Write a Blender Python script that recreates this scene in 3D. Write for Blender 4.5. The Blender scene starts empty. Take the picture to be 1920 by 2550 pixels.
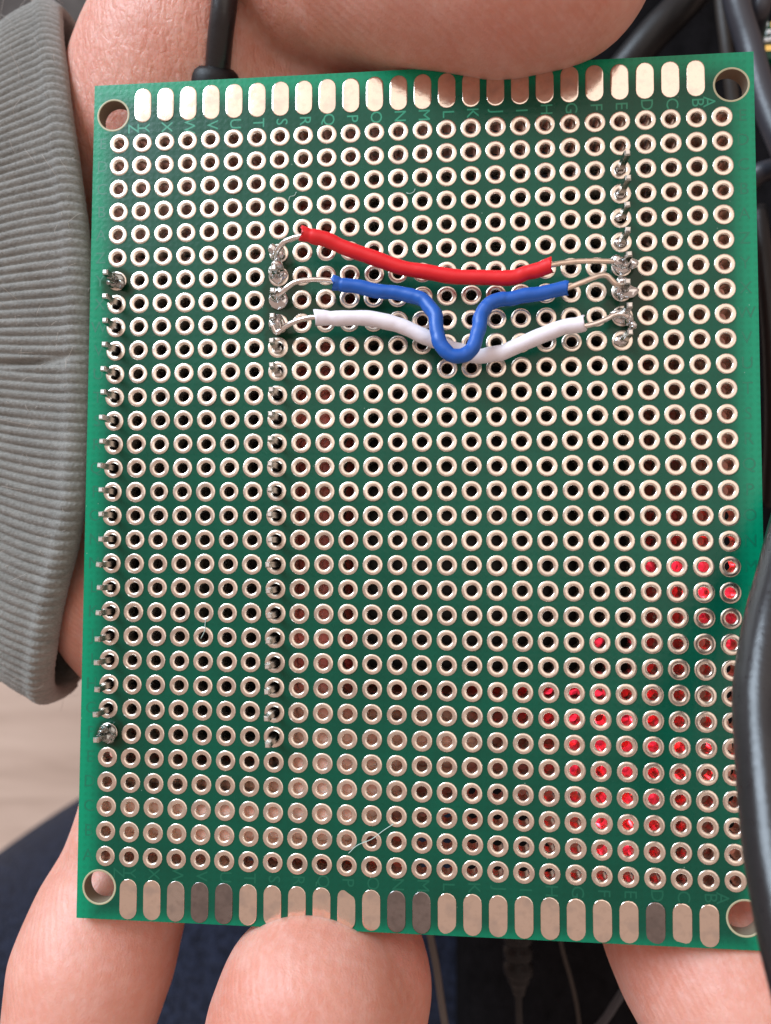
import bpy, bmesh, math, random
import numpy as np
from mathutils import Matrix, Vector

SC = bpy.context.scene
COL = SC.collection
MM = 0.001                      # everything below is written in millimetres
random.seed(7)
RNG = np.random.default_rng(11)

# ------------------------------------------------------------------ camera, world, light
CAM_R = np.array([[0.99606649, -0.00342989, -0.08854218],
                  [-0.00075268, -0.99887947, 0.04732011],
                  [-0.08860525, -0.04706733, -0.99495415]])
def _rot(w):
    w = np.array(w); th = np.linalg.norm(w); k = w/th
    K = np.array([[0, -k[2], k[1]], [k[2], 0, -k[0]], [-k[1], k[0], 0]])
    return np.eye(3)+math.sin(th)*K+(1-math.cos(th))*K@K
CAM_R = _rot((-0.0472509923, 0.0887097535, 0.00134232772)) @ np.diag([1, -1, -1.])
CAM_C = np.array([4.478, -5.872, 78.389])
FOC = 1900.0
def at(px, py, z):
    """the place (mm) that the photograph shows at pixel px,py when it lies at height z over the board"""
    d = CAM_R.T @ np.array([(px-960)/FOC, (py-1275)/FOC, 1.0])
    return CAM_C + d*(z-CAM_C[2])/d[2]

cd = bpy.data.cameras.new('camera')
cam = bpy.data.objects.new('camera', cd); COL.objects.link(cam)
cd.sensor_fit = 'HORIZONTAL'; cd.sensor_width = 36.0; cd.lens = 36.0*FOC/1920
cd.clip_start = 0.003; cd.clip_end = 20
m = Matrix.Identity(4)
for i in range(3):
    m[i][0] = CAM_R[0][i]; m[i][1] = -CAM_R[1][i]; m[i][2] = -CAM_R[2][i]; m[i][3] = CAM_C[i]*MM
cam.matrix_world = m
cd.dof.use_dof = True
cd.dof.focus_distance = 0.0785
cd.dof.aperture_fstop = 30.0
SC.camera = cam

w = bpy.data.worlds.new('World'); SC.world = w; w.use_nodes = True
w.node_tree.nodes['Background'].inputs[0].default_value = (0.52, 0.37, 0.315, 1)
w.node_tree.nodes['Background'].inputs[1].default_value = 1.0

def area(name, loc, target, sx, sy, power, color):
    l = bpy.data.lights.new(name, 'AREA'); l.shape = 'RECTANGLE'; l.size = sx; l.size_y = sy
    l.energy = power; l.color = color
    o = bpy.data.objects.new(name, l); COL.objects.link(o); o.location = loc
    o.rotation_euler = (Vector(target)-Vector(loc)).to_track_quat('-Z', 'Y').to_euler()
    return o
# the window of the room, up and to the left, and the pale wall it lights
area('window_light', (-0.86, 0.90, 0.74), (0, 0, 0), 0.7, 0.9, 32, (0.72, 0.86, 1.0))
area('lit_wall_light', (0.3, 0.48, 1.24), (0, 0.0, 0), 2.1, 1.25, 7.2, (1.0, 0.91, 0.82))

SC.view_settings.view_transform = 'Standard'; SC.view_settings.look = 'None'
SC.view_settings.exposure = 0.0; SC.view_settings.gamma = 1.0
SC.render.engine = 'CYCLES'
SC.cycles.use_denoising = True
SC.cycles.max_bounces = 8
SC.cycles.sample_clamp_indirect = 4.0
SC.cycles.caustics_reflective = True; SC.cycles.caustics_refractive = False; SC.cycles.blur_glossy = 1.0

# ------------------------------------------------------------------ helpers
def mesh_obj(name, V, F, mats=None, parent=None, smooth=False, fm=None, loc=None):
    me = bpy.data.meshes.new(name)
    V = np.asarray(V, dtype=float)*MM
    me.from_pydata(V.tolist(), [], [list(map(int, f)) for f in F] if not isinstance(F, np.ndarray) else F.tolist())
    if mats is not None:
        for mt in (mats if isinstance(mats, (list, tuple)) else [mats]): me.materials.append(mt)
    if fm is not None: me.polygons.foreach_set('material_index', np.asarray(fm, dtype=np.int32))
    if smooth: me.polygons.foreach_set('use_smooth', np.ones(len(me.polygons), dtype=bool))
    me.update()
    o = bpy.data.objects.new(name, me); COL.objects.link(o)
    if parent is not None: o.parent = parent
    if loc is not None: o.location = Vector(loc)*MM
    return o
def copy_of(o, loc, parent, rot=(0, 0, 0), scale=None):
    c = o.copy(); COL.objects.link(c); c.parent = parent; c.location = Vector(loc)*MM; c.rotation_euler = rot
    if scale: c.scale = scale
    return c
def tag(o, label=None, cat=None, group=None, kind=None):
    if label: o['label'] = label
    if cat: o['category'] = cat
    if group: o['group'] = group
    if kind: o['kind'] = kind
    return o
class MB:
    def __init__(s): s.V = []; s.F = []; s.M = []
    def add(s, V, F, m=0):
        b = len(s.V); s.V.extend([tuple(v) for v in V]); s.F.extend([tuple(i+b for i in f) for f in F]); s.M.extend([m]*len(F))
    def box(s, c, h, m=0):
        x, y, z = c; a, b, d = h
        V = [(x+i*a, y+j*b, z+k*d) for i in (-1, 1) for j in (-1, 1) for k in (-1, 1)]
        s.add(V, [(0, 1, 3, 2), (4, 6, 7, 5), (0, 4, 5, 1), (2, 3, 7, 6), (0, 2, 6, 4), (1, 5, 7, 3)], m)
    def build(s, name, mats, parent=None, smooth=False, loc=None):
        return mesh_obj(name, s.V, s.F, mats, parent, smooth, s.M, loc)
def catmull(P, n=8):
    P = np.asarray(P, float); Q = np.vstack([2*P[0]-P[1], P, 2*P[-1]-P[-2]]); out = []
    for i in range(1, len(Q)-2):
        p0, p1, p2, p3 = Q[i-1:i+3]
        for t in np.linspace(0, 1, n, endpoint=False):
            out.append(.5*((2*p1)+(-p0+p2)*t+(2*p0-5*p1+4*p2-p3)*t*t+(-p0+3*p1-3*p2+p3)*t**3))
    out.append(P[-1]); return np.array(out)
def tube(P, r, seg=14, cap=True, wob=0.0, rim=0.0):
    """swept round tube: verts, faces. r a number or one per point"""
    P = np.asarray(P, float); n = len(P); r = np.ones(n)*r
    T = np.gradient(P, axis=0); T /= np.linalg.norm(T, axis=1)[:, None]
    up = np.array([0, 0, 1.]) if abs(T[0][2]) < .9 else np.array([1., 0, 0])
    N = np.cross(T[0], up); N /= np.linalg.norm(N); V = []
    for i in range(n):
        N = N-T[i]*N.dot(T[i]); N /= np.linalg.norm(N); B = np.cross(T[i], N)
        for k in range(seg):
            a = 2*math.pi*k/seg
            rr = r[i]*(1+wob*math.sin(i*.9+3*a)*.5+wob*RNG.normal()*.3)
            V.append(P[i]+rr*(math.cos(a)*N+math.sin(a)*B))
    F = [(i*seg+k, i*seg+(k+1) % seg, (i+1)*seg+(k+1) % seg, (i+1)*seg+k) for i in range(n-1) for k in range(seg)]
    if cap:
        for i0, s in ((0, 1), (n-1, -1)):
            ring = [i0*seg+k for k in range(seg)]
            F.append(tuple(ring if s < 0 else ring[::-1]))
    return V, F

# ------------------------------------------------------------------ materials
def mat(name, base=(.5, .5, .5), rough=.5, metal=0.0, spec=.5, coat=0.0, coat_rough=.1, sss=0.0, sss_r=(1, .4, .2), sss_scale=.001, emit=None, emit_s=0, sheen=0.0):
    mt = bpy.data.materials.new(name); mt.use_nodes = True
    b = mt.node_tree.nodes['Principled BSDF']; i = b.inputs
    i['Base Color'].default_value = (*base, 1); i['Roughness'].default_value = rough; i['Metallic'].default_value = metal
    i['Specular IOR Level'].default_value = spec; i['Coat Weight'].default_value = coat; i['Coat Roughness'].default_value = coat_rough
    i['Subsurface Weight'].default_value = sss; i['Subsurface Radius'].default_value = sss_r; i['Subsurface Scale'].default_value = sss_scale
    i['Sheen Weight'].default_value = sheen
    if emit: i['Emission Color'].default_value = (*emit, 1); i['Emission Strength'].default_value = emit_s
    return mt
class NT:
    def __init__(s, mt):
        s.mt = mt; s.t = mt.node_tree; s.b = s.t.nodes['Principled BSDF']; s.co = None
    def n(s, typ, **kw):
        nd = s.t.nodes.new(typ)
        for k, v in kw.items(): setattr(nd, k, v)
        return nd
    def set(s, nd, **kw):
        for k, v in kw.items():
            s_in = nd.inputs[int(k[1:])] if k[0] == '_' else nd.inputs[k.replace('__', ' ')]
            if isinstance(v, bpy.types.NodeSocket): s.t.links.new(v, s_in)
            else: s_in.default_value = v
        return nd
    def obj(s):
        if s.co is None: s.co = s.n('ShaderNodeTexCoord').outputs['Object']
        return s.co
    def scaled(s, sx, sy, sz, rot=(0, 0, 0)):
        nd = s.n('ShaderNodeMapping'); s.set(nd, Vector=s.obj(), Scale=(sx/MM, sy/MM, sz/MM), Rotation=rot); return nd.outputs[0]
    def noise(s, vec, scale=1.0, detail=3.0, rough=.5, dist=0.0):
        nd = s.n('ShaderNodeTexNoise'); s.set(nd, Vector=vec, Scale=scale, Detail=detail, Roughness=rough, Distortion=dist); return nd.outputs['Fac']
    def ramp(s, fac, stops):
        nd = s.n('ShaderNodeValToRGB'); cr = nd.color_ramp
        while len(cr.elements) < len(stops): cr.elements.new(.5)
        for e, (p, c) in zip(cr.elements, stops): e.position = p; e.color = (*c, 1) if len(c) == 3 else c
        s.set(nd, Fac=fac); return nd.outputs['Color']
    def math(s, op, a, b=0.0, clamp=False):
        nd = s.n('ShaderNodeMath', operation=op, use_clamp=clamp); s.set(nd, _0=a, _1=b); return nd.outputs[0]
    def mix(s, fac, a, b, blend='MIX'):
        nd = s.n('ShaderNodeMix', data_type='RGBA', blend_type=blend); s.set(nd, _0=fac)
        for k, v in ((6, a), (7, b)):
            if isinstance(v, bpy.types.NodeSocket): s.t.links.new(v, nd.inputs[k])
            else: nd.inputs[k].default_value = (*v, 1)
        return nd.outputs[2]
    def bump(s, h, dist, strength=1.0, prev=None):
        nd = s.n('ShaderNodeBump'); s.set(nd, Height=h, Distance=dist*MM, Strength=strength)
        if prev is not None: s.set(nd, Normal=prev)
        return nd.outputs[0]
    def out(s, **kw): s.set(s.b, **kw)

# circuit board: green solder mask over glass fibre
M_MASK = mat('green_solder_mask', (.0, .15, .08), .3, spec=.3)
t = NT(M_MASK)
n1 = t.noise(t.scaled(.12, .12, .12), 1, 3); n2 = t.noise(t.scaled(2.2, 2.2, 2.2), 1, 3); n4 = t.noise(t.scaled(.3, .22, .3), 1, 5, .6, .6)
wa = t.n('ShaderNodeTexWave', bands_direction='X'); t.set(wa, Vector=t.scaled(1, 1, 1), Scale=.42, Distortion=.6); wb = t.n('ShaderNodeTexWave', bands_direction='Y'); t.set(wb, Vector=t.scaled(1, 1, 1), Scale=.42, Distortion=.6)
weave = t.math('MULTIPLY', wa.outputs['Fac'], wb.outputs['Fac'])
dust = t.n('ShaderNodeTexVoronoi'); t.set(dust, Vector=t.scaled(.9, .9, .9), Scale=1.0, Randomness=1.0)
dm = t.math('MULTIPLY', t.math('LESS_THAN', dust.outputs['Distance'], .045), t.math('GREATER_THAN', t.noise(t.scaled(.35, .35, .35), 1, 2), .56))
sep = t.n('ShaderNodeSeparateXYZ'); t.set(sep, Vector=t.obj())
def flux(cx, cy, rx, ry):
    dx = t.math('DIVIDE', t.math('SUBTRACT', sep.outputs[0], cx*MM), rx*MM); dy = t.math('DIVIDE', t.math('SUBTRACT', sep.outputs[1], cy*MM), ry*MM)
    d = t.math('ADD', t.math('MULTIPLY', dx, dx), t.math('MULTIPLY', dy, dy))
    d = t.math('ADD', d, t.math('MULTIPLY', t.math('SUBTRACT', t.noise(t.scaled(.6, .6, .6), 1, 3), .5), 1.6))
    nd = t.n('ShaderNodeMapRange', interpolation_type='SMOOTHSTEP'); t.set(nd, _0=d, _1=.35, _2=1.25, _3=1.0, _4=0.0); return nd.outputs[0]
fl = None
for a in ((-13.3, 20.3, 2.6, 6.0), (22.2, 19.6, 2.8, 5.0), (-31.6, 22.4, 2.2, 2.0), (-31.4, -25.6, 1.9, 1.7), (-6, 20, 6.5, 1.5)):
    f = flux(*a); fl = f if fl is None else t.math('MAXIMUM', fl, f)
col = t.ramp(n1, [(.3, (.0, .060, .034)), (.7, (.0, .084, .048))])
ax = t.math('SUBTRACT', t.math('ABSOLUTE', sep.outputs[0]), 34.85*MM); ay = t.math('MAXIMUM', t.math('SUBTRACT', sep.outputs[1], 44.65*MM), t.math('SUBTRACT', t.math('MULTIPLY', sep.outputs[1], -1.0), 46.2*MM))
edge_glow = t.n('ShaderNodeMapRange', interpolation_type='SMOOTHSTEP'); t.set(edge_glow, _0=t.math('MAXIMUM', ax, ay), _1=-3.4*MM, _2=-.2*MM, _3=0.0, _4=1.0)
col = t.mix(edge_glow.outputs[0], col, (.0, .25, .125))  # light scattering through the laminate, painted as lighter green towards the edges
col = t.mix(t.math('MULTIPLY', weave, .16), col, (.0, .045, .022))
col = t.mix(t.math('MULTIPLY', fl, .8), col, (.006, .026, .012))
col = t.mix(t.math('MULTIPLY', dm, .6), col, (.35, .5, .42))
t.out(**{'Base Color': col,
         'Roughness': t.math('SUBTRACT', t.math('ADD', .19, t.math('MULTIPLY', n4, .16)), t.math('MULTIPLY', fl, .15)),
         'Normal': t.bump(t.math('ADD', t.math('ADD', n2, t.math('MULTIPLY', n1, 3)), t.math('MULTIPLY', weave, .3)), .016)})
M_EDGE = mat('cut_glass_fibre', (.30, .52, .33), .6)
t = NT(M_EDGE); t.out(**{'Base Color': t.ramp(t.noise(t.scaled(1.5, 1.5, 4), 1, 3), [(.35, (.16, .42, .25)), (.65, (.5, .62, .46))])})
M_BORE = mat('drilled_laminate', (.20, .16, .11), .7)
M_PRINT = mat('mask_over_copper_letters', (.012, .26, .15), .35)
M_PRINT_D = mat('mask_over_letters_dark', (.0, .15, .08), .35)
M_PRINT_B = mat('mask_over_letters_faint', (.0, .10, .056), .3)
# tinned pads
def tin(name, c, rough, var=.08, bump=.012, sc=1.6, det=4):
    mt = mat(name, c, rough, 1.0); t = NT(mt)
    oi = t.n('ShaderNodeObjectInfo')
    vec = t.n('ShaderNodeVectorMath', operation='ADD'); t.set(vec, _0=t.scaled(sc, sc, sc)); t.t.links.new(oi.outputs['Location'], vec.inputs[1])
    off = t.n('ShaderNodeVectorMath', operation='SCALE'); t.set(off, _0=oi.outputs['Location']); off.inputs['Scale'].default_value = 900.0
    t.t.links.new(off.outputs[0], vec.inputs[1])
    n = t.noise(vec.outputs[0], 1, det); n5 = t.noise(vec.outputs[0], .35, 2)
    r = t.math('ADD', rough-.1, t.math('MULTIPLY', t.math('ADD', n, n5), .11))
    spot = t.ramp(n, [(.25, tuple(x*(1-var*1.6) for x in c)), (.5, c)])
    grey = sum(c)/3
    dullc = tuple(.8*(.55*x+.45*grey) for x in c)
    spot = t.mix(t.ramp(n5, [(.30, (.75,)*3), (.5, (0, 0, 0))]), spot, dullc)
    t.out(**{'Base Color': spot, 'Roughness': r, 'Normal': t.bump(n, bump)})
    return mt
M_PAD = tin('tinned_pad', (.87, .79, .70), .27, .12, .02)
M_SLOT = tin('tinned_edge_pad', (.90, .80, .70), .13, .06)
M_TARN = tin('tarnished_edge_pad', (.30, .28, .275), .24, .14)
M_DULL = tin('dull_grey_edge_pad', (.60, .55, .50), .24, .08)
M_SOLDER = tin('solder', (.74, .74, .74), .13, .2, .004, .5, 1)
M_SOLDER_D = tin('fluxed_dark_solder', (.36, .38, .37), .15, .3, .006, .7, 2)
M_PIN = tin('tinned_pin', (.42, .40, .37), .2, .25, .01, .8)
M_TIP = tin('cut_pin_tip', (.78, .75, .71), .4)
M_LEAD = tin('tinned_copper_wire', (.86, .82, .78), .22, .12)
M_COPPER = tin('bare_copper_wire', (.84, .70, .58), .38, .15)
def plastic(name, c, rough=.38, sss=.0):
    mt = mat(name, c, rough, sss=sss, sss_scale=.0006, sss_r=(1, 1, 1)); t = NT(mt)
    n = t.noise(t.scaled(2.2, 2.2, 2.2), 1, 4); n3 = t.noise(t.scaled(.5, .5, .5), 1, 2)
    t.out(**{'Roughness': t.math('ADD', rough-.08, t.math('MULTIPLY', n, .16)), 'Normal': t.bump(t.math('ADD', n, t.math('MULTIPLY', n3, 2)), .018),
             'Base Color': t.mix(t.math('MULTIPLY', n, .25), c, tuple(x*.7 for x in c))})
    return mt
M_RED = plastic('red_insulation', (.72, .009, .016), .46); M_BLUE = plastic('blue_insulation', (.004, .095, .44), .42)
M_WHITE = plastic('white_insulation', (.80, .78, .84), .4, .3)
M_BLACKP = plastic('black_plastic', (.007, .007, .008), .5)
M_BLACKP.node_tree.nodes['Principled BSDF'].inputs['Specular IOR Level'].default_value = .25
M_CABLE = plastic('black_cable_jacket', (.012, .012, .014), .3)
M_CABLE.node_tree.nodes['Principled BSDF'].inputs['Specular IOR Level'].default_value = .5
M_LOOSE = plastic('loose_cable_jacket', (.008, .008, .009), .42)
M_LOOSE.node_tree.nodes['Principled BSDF'].inputs['Specular IOR Level'].default_value = .3
M_CABLE2 = plastic('grey_black_cable_jacket', (.025, .027, .036), .42)
M_BROWNC = plastic('dark_brown_cable_jacket', (.022, .016, .012), .6)
M_GREYC = plastic('grey_cable_jacket', (.09, .08, .073), .6)
M_LED = mat('lit_red_led', (.6, .0, .01), .3, emit=(1.0, .03, .07), emit_s=1.9)
t = NT(M_LED); ln = t.noise(t.scaled(1.1, 1.1, 1.1), 1, 2, .5, 1.0)
t.out(**{'Emission Strength': t.ramp(ln, [(.32, (.12,)*3), (.68, (1.35,)*3)]), 'Emission Color': (1.0, .035, .075, 1)})
M_GOLD = mat('gold_plated_contact', (.85, .6, .2), .3, 1.0)
M_WHITEC = mat('white_component', (.75, .8, .82), .3)

# skin
M_SKIN = mat('skin', (.66, .36, .29), .48, spec=.45, sss=.6, sss_r=(1.0, .32, .2), sss_scale=.003)
t = NT(M_SKIN)
nb = t.noise(t.scaled(.10, .10, .10), 1, 3); nm = t.noise(t.scaled(.5, .5, .5), 1, 4)
c = t.ramp(nb, [(.3, (.57, .235, .165)), (.5, (.63, .31, .235)), (.72, (.69, .385, .31))])
c = t.mix(t.math('MULTIPLY', nm, .34), c, (.54, .20, .165))
mot = t.noise(t.scaled(.9, .9, .9), 1, 3, .6)
c = t.mix(t.ramp(mot, [(.42, (0, 0, 0)), (.75, (.28, .28, .28))]), c, (.72, .50, .46))
sq = t.n('ShaderNodeSeparateXYZ'); t.set(sq, Vector=t.obj())
def band(o_, lo, hi, sf):
    a = t.n('ShaderNodeMapRange', interpolation_type='SMOOTHSTEP'); t.set(a, _0=o_, _1=(lo-sf)*MM, _2=lo*MM, _3=0.0, _4=1.0)
    b = t.n('ShaderNodeMapRange', interpolation_type='SMOOTHSTEP'); t.set(b, _0=o_, _1=hi*MM, _2=(hi+sf)*MM, _3=1.0, _4=0.0)
    return t.math('MULTIPLY', a.outputs[0], b.outputs[0])
# red painted in for light scattering through the palm between the modules
fl_ = t.math('MULTIPLY', t.math('MULTIPLY', band(sq.outputs[0], -14, -5.5, 1.5), band(sq.outputs[1], -18, 34, 8)), band(sq.outputs[2], -7, -.5, 1))
c = t.mix(t.math('MULTIPLY', fl_, .85), c, (.52, .085, .075))
def ridged(vec, detail=1.2):
    a = t.math('ABSOLUTE', t.math('SUBTRACT', t.noise(vec, 1, detail, .55, .3), .5)); return t.math('MINIMUM', t.math('MULTIPLY', a, 7.0), 1.0)
sp = t.n('ShaderNodeSeparateXYZ'); t.set(sp, Vector=t.obj())
mr = t.n('ShaderNodeMapRange', interpolation_type='SMOOTHSTEP'); t.set(mr, _0=sp.outputs[0], _1=-17*MM, _2=-9*MM, _3=1.0, _4=0.0)
up = t.n('ShaderNodeMapRange', interpolation_type='SMOOTHSTEP'); t.set(up, _0=sp.outputs[1], _1=25*MM, _2=42*MM, _3=0.0, _4=1.0)
wm = t.math('MULTIPLY', mr.outputs[0], up.outputs[0])
# crossing wrinkles of the wrist: long ones along the forearm's width, finer ones across them
w1 = ridged(t.scaled(.62, .17, .3, (0, 0, .3))); w2 = ridged(t.scaled(.9, .3, .5, (0, 0, -.5))); w3 = ridged(t.scaled(1.1, .7, 1, (0, 0, 1.0)))
hw = t.math('ADD', t.math('ADD', t.math('MULTIPLY', w1, .10), t.math('MULTIPLY', w2, .10)), t.math('MULTIPLY', w3, .07))
wv = t.n('ShaderNodeTexWave', wave_type='BANDS', bands_direction='DIAGONAL', wave_profile='SIN'); t.set(wv, Vector=t.scaled(1, 1, .6), Scale=.62, Distortion=7.0, Detail=2.0, **{'Detail Scale': .12, 'Detail Roughness': .4})
pores = t.noise(t.scaled(5, 5, 5), 1, 3)
h = t.math('ADD', t.math('MULTIPLY', hw, wm), t.math('MULTIPLY', t.math('SUBTRACT', 1.0, wm), t.math('MULTIPLY', wv.outputs['Fac'], .04)))
fine = ridged(t.scaled(.9, .35, .6, (0, 0, .8)), 2.0); fine2 = ridged(t.scaled(1.6, 1.1, 1.3, (0, 0, -.3)), 2.0)
h = t.math('ADD', h, t.math('ADD', t.math('MULTIPLY', pores, .075), t.math('ADD', t.math('MULTIPLY', fine, .02), t.math('MULTIPLY', fine2, .022))))
t.out(**{'Base Color': c, 'Normal': t.bump(h, .5), 'Roughness': t.math('ADD', .36, t.math('MULTIPLY', nm, .2))})

# grey marl cuff
M_KNIT = mat('grey_ribbed_knit', (.27, .255, .235), .95, spec=.15, sheen=.3)
t = NT(M_KNIT)
kn = t.noise(t.scaled(2.5, 6, 4), 1, 4); kb = t.noise(t.scaled(.25, .6, .4), 1, 2)
t.out(**{'Base Color': t.mix(.5, t.ramp(kn, [(.3, (.12, .122, .112)), (.7, (.30, .302, .282))]), t.ramp(kb, [(.3, (.155, .157, .145)), (.7, (.25, .252, .236))])),
         'Normal': t.bump(t.noise(t.scaled(9, 9, 9), 1, 3), .1)})
M_FUZZ = mat('grey_fuzz', (.5, .47, .43), .9)
# navy brushed fabric, black fabric, floor, upholstery
def cloth(name, a, b, sc, rough=.95, sheen=.4, bump=.5):
    mt = mat(name, a, rough, spec=.1, sheen=sheen); t = NT(mt)
    n = t.noise(t.scaled(sc, sc*.8, sc), 1, 5, .65); n2 = t.noise(t.scaled(sc*4, sc*3, sc*4), 1, 3)
    f = t.math('ADD', t.math('MULTIPLY', n, .65), t.math('MULTIPLY', n2, .35))
    t.out(**{'Base Color': t.ramp(f, [(.38, a), (.62, b)]), 'Normal': t.bump(f, bump)}); return mt
M_NAVY = cloth('navy_brushed_cotton', (.003, .0048, .011), (.017, .023, .045), .5, sheen=.1, bump=1.2)
M_BLACKF = cloth('black_fabric', (.0015, .0015, .002), (.005, .0048, .006), .3, sheen=0.0)
M_SOFA = cloth('dark_grey_upholstery', (.045, .039, .036), (.078, .07, .065), .12)
M_FLOOR = mat('pale_wood_floor', (.6, .5, .44), .5)
t = NT(M_FLOOR)
g = t.noise(t.scaled(.0045, .05, .05, (0, 0, -.22)), 1, 4, .55, .4)
t.out(**{'Base Color': t.ramp(g, [(.3, (.44, .325, .255)), (.48, (.58, .445, .36)), (.7, (.66, .52, .425))])})

# ------------------------------------------------------------------ setting
def sheet(name, x0, x1, y0, y1, nx, ny, zf, mt, smooth=True, parent=None):
    X = np.linspace(x0, x1, nx); Y = np.linspace(y0, y1, ny)
    V = [(x, y, zf(x, y)) for y in Y for x in X]
    F = [(j*nx+i, j*nx+i+1, (j+1)*nx+i+1, (j+1)*nx+i) for j in range(ny-1) for i in range(nx-1)]
    return mesh_obj(name, V, F, mt, parent, smooth)
FLOOR_Z = -560
floor = tag(sheet('floor', -1600, 1600, -1600, 1600, 2, 2, lambda x, y: FLOOR_Z, M_FLOOR), kind='structure')

# ------------------------------------------------------------------ the board
PITCH = 2.54; NC, NR = 26, 31; TH = 1.6
BX0, BX1, BY0, BY1 = -34.75, 34.95, -44.55, 44.75
def hole_xy(c, r): return ((c-12.5)*PITCH, (15-r)*PITCH)
board = tag(bpy.data.objects.new('circuit_board', None), 'green perforated board with rows of tinned holes and red, blue and white jumper wires', 'circuit board')
COL.objects.link(board); board.empty_display_size = .01
mb = MB()
def tile(x0, x1, y0, y1, cx, cy, r, seg, wall):
    ang = [2*math.pi*k/seg for k in range(seg)]
    base = {}
    for zi, z in enumerate((0.0, -TH)):
        inn = [(cx+r*math.cos(a), cy+r*math.sin(a), z) for a in ang]; outp = []
        for a in ang:
            dx, dy = math.cos(a), math.sin(a)
            k = min(((x1-cx)/dx if dx > 1e-9 else (x0-cx)/dx if dx < -1e-9 else 1e9), ((y1-cy)/dy if dy > 1e-9 else (y0-cy)/dy if dy < -1e-9 else 1e9))
            outp.append((cx+dx*k, cy+dy*k, z))
        V = inn+outp; F = [(k, seg+k, seg+(k+1) % seg, (k+1) % seg) for k in range(seg)]
        # corners
        for (qx, qy) in ((x0, y0), (x1, y0), (x1, y1), (x0, y1)):
            a = math.atan2(qy-cy, qx-cx) % (2*math.pi); k = int(a/(2*math.pi)*seg) % seg
            p, q = outp[k], outp[(k+1) % seg]
            if min(math.hypot(p[0]-qx, p[1]-qy), math.hypot(q[0]-qx, q[1]-qy)) > 1e-6:
                V.append((qx, qy, z)); F.append((seg+k, len(V)-1, seg+(k+1) % seg))
        if zi: F = [f[::-1] for f in F]
        mb.add(V, F, 0)
    if wall:
        V = [(cx+r*math.cos(a), cy+r*math.sin(a), z) for z in (0, -TH) for a in ang]
        mb.add(V, [(k, (k+1) % seg, seg+(k+1) % seg, seg+k) for k in range(seg)], 2)
for r in range(NR):
    for c in range(NC):
        x, y = hole_xy(c, r); h = PITCH/2
        tile(x-h, x+h, y-h, y+h, x, y, .62, 16, False)
GX, GY = 13*PITCH, 15.5*PITCH
MH = [(-32.55, 41.32, 1.62, -1, 1), (32.72, 41.40, 1.62, 1, 1), (-32.35, -41.31, 1.62, -1, -1), (32.6, -41.55, 1.62, 1, -1)]
for hx, hy, hr, sx, sy in MH:
    x0, x1 = (BX0, -30) if sx < 0 else (30, BX1); y0, y1 = (GY, BY1) if sy > 0 else (BY0, -GY)
    tile(x0, x1, y0, y1, hx, hy, hr, 40, True)
def plate(x0, x1, y0, y1):
    for z, fl_ in ((0, 0), (-TH, 1)):
        f = (0, 1, 2, 3); mb.add([(x0, y0, z), (x1, y0, z), (x1, y1, z), (x0, y1, z)], [f[::-1] if fl_ else f], 0)
plate(BX0, -GX, -GY, GY); plate(GX, BX1, -GY, GY); plate(-30, 30, GY, BY1); plate(-30, 30, BY0, -GY)
# slightly rough sawn rim
def rimwall(p, q, nseg):
    V = []; d = np.array([q[1]-p[1], p[0]-q[0]], float); d /= np.linalg.norm(d)
    for i in range(nseg+1):
        f = i/nseg; x, y = p[0]+(q[0]-p[0])*f, p[1]+(q[1]-p[1])*f
        o = 0 if i in (0, nseg) else .05+.06*RNG.random()
        V += [(x, y, 0), (x+d[0]*o, y+d[1]*o, -.12-.1*RNG.random()), (x, y, -TH)]
    mb.add(V, [(3*i+a, 3*i+a+1, 3*i+4+a, 3*i+3+a) for i in range(nseg) for a in (0, 1)], 1)
rimwall((BX0, BY0), (BX0, BY1), 160); rimwall((BX0, BY1), (BX1, BY1), 140); rimwall((BX1, BY1), (BX1, BY0), 160); rimwall((BX1, BY0), (BX0, BY0), 140)
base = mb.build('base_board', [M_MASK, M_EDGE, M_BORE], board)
# bare rings round the mounting holes
def ring_mesh(prof, seg):
    V = [(rr*math.cos(2*math.pi*k/seg), rr*math.sin(2*math.pi*k/seg), z) for rr, z in prof for k in range(seg)]
    n = len(prof)
    return V, [(i*seg+k, i*seg+(k+1) % seg, (i+1)*seg+(k+1) % seg, (i+1)*seg+k) for i in range(n-1) for k in range(seg)]
V, F = ring_mesh([(1.615, -.01), (1.63, .012), (1.80, .012), (1.82, .0)], 40)
F = [f[::-1] for f in F]
M_RINGM = mat('bare_laminate', (.42, .40, .26), .5)
r0 = mesh_obj('mounting_hole_ring', V, F, M_RINGM, board, True, loc=(MH[0][0], MH[0][1], 0))
for hx, hy, *_ in MH[1:]: copy_of(r0, (hx, hy, 0), board)

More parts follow.
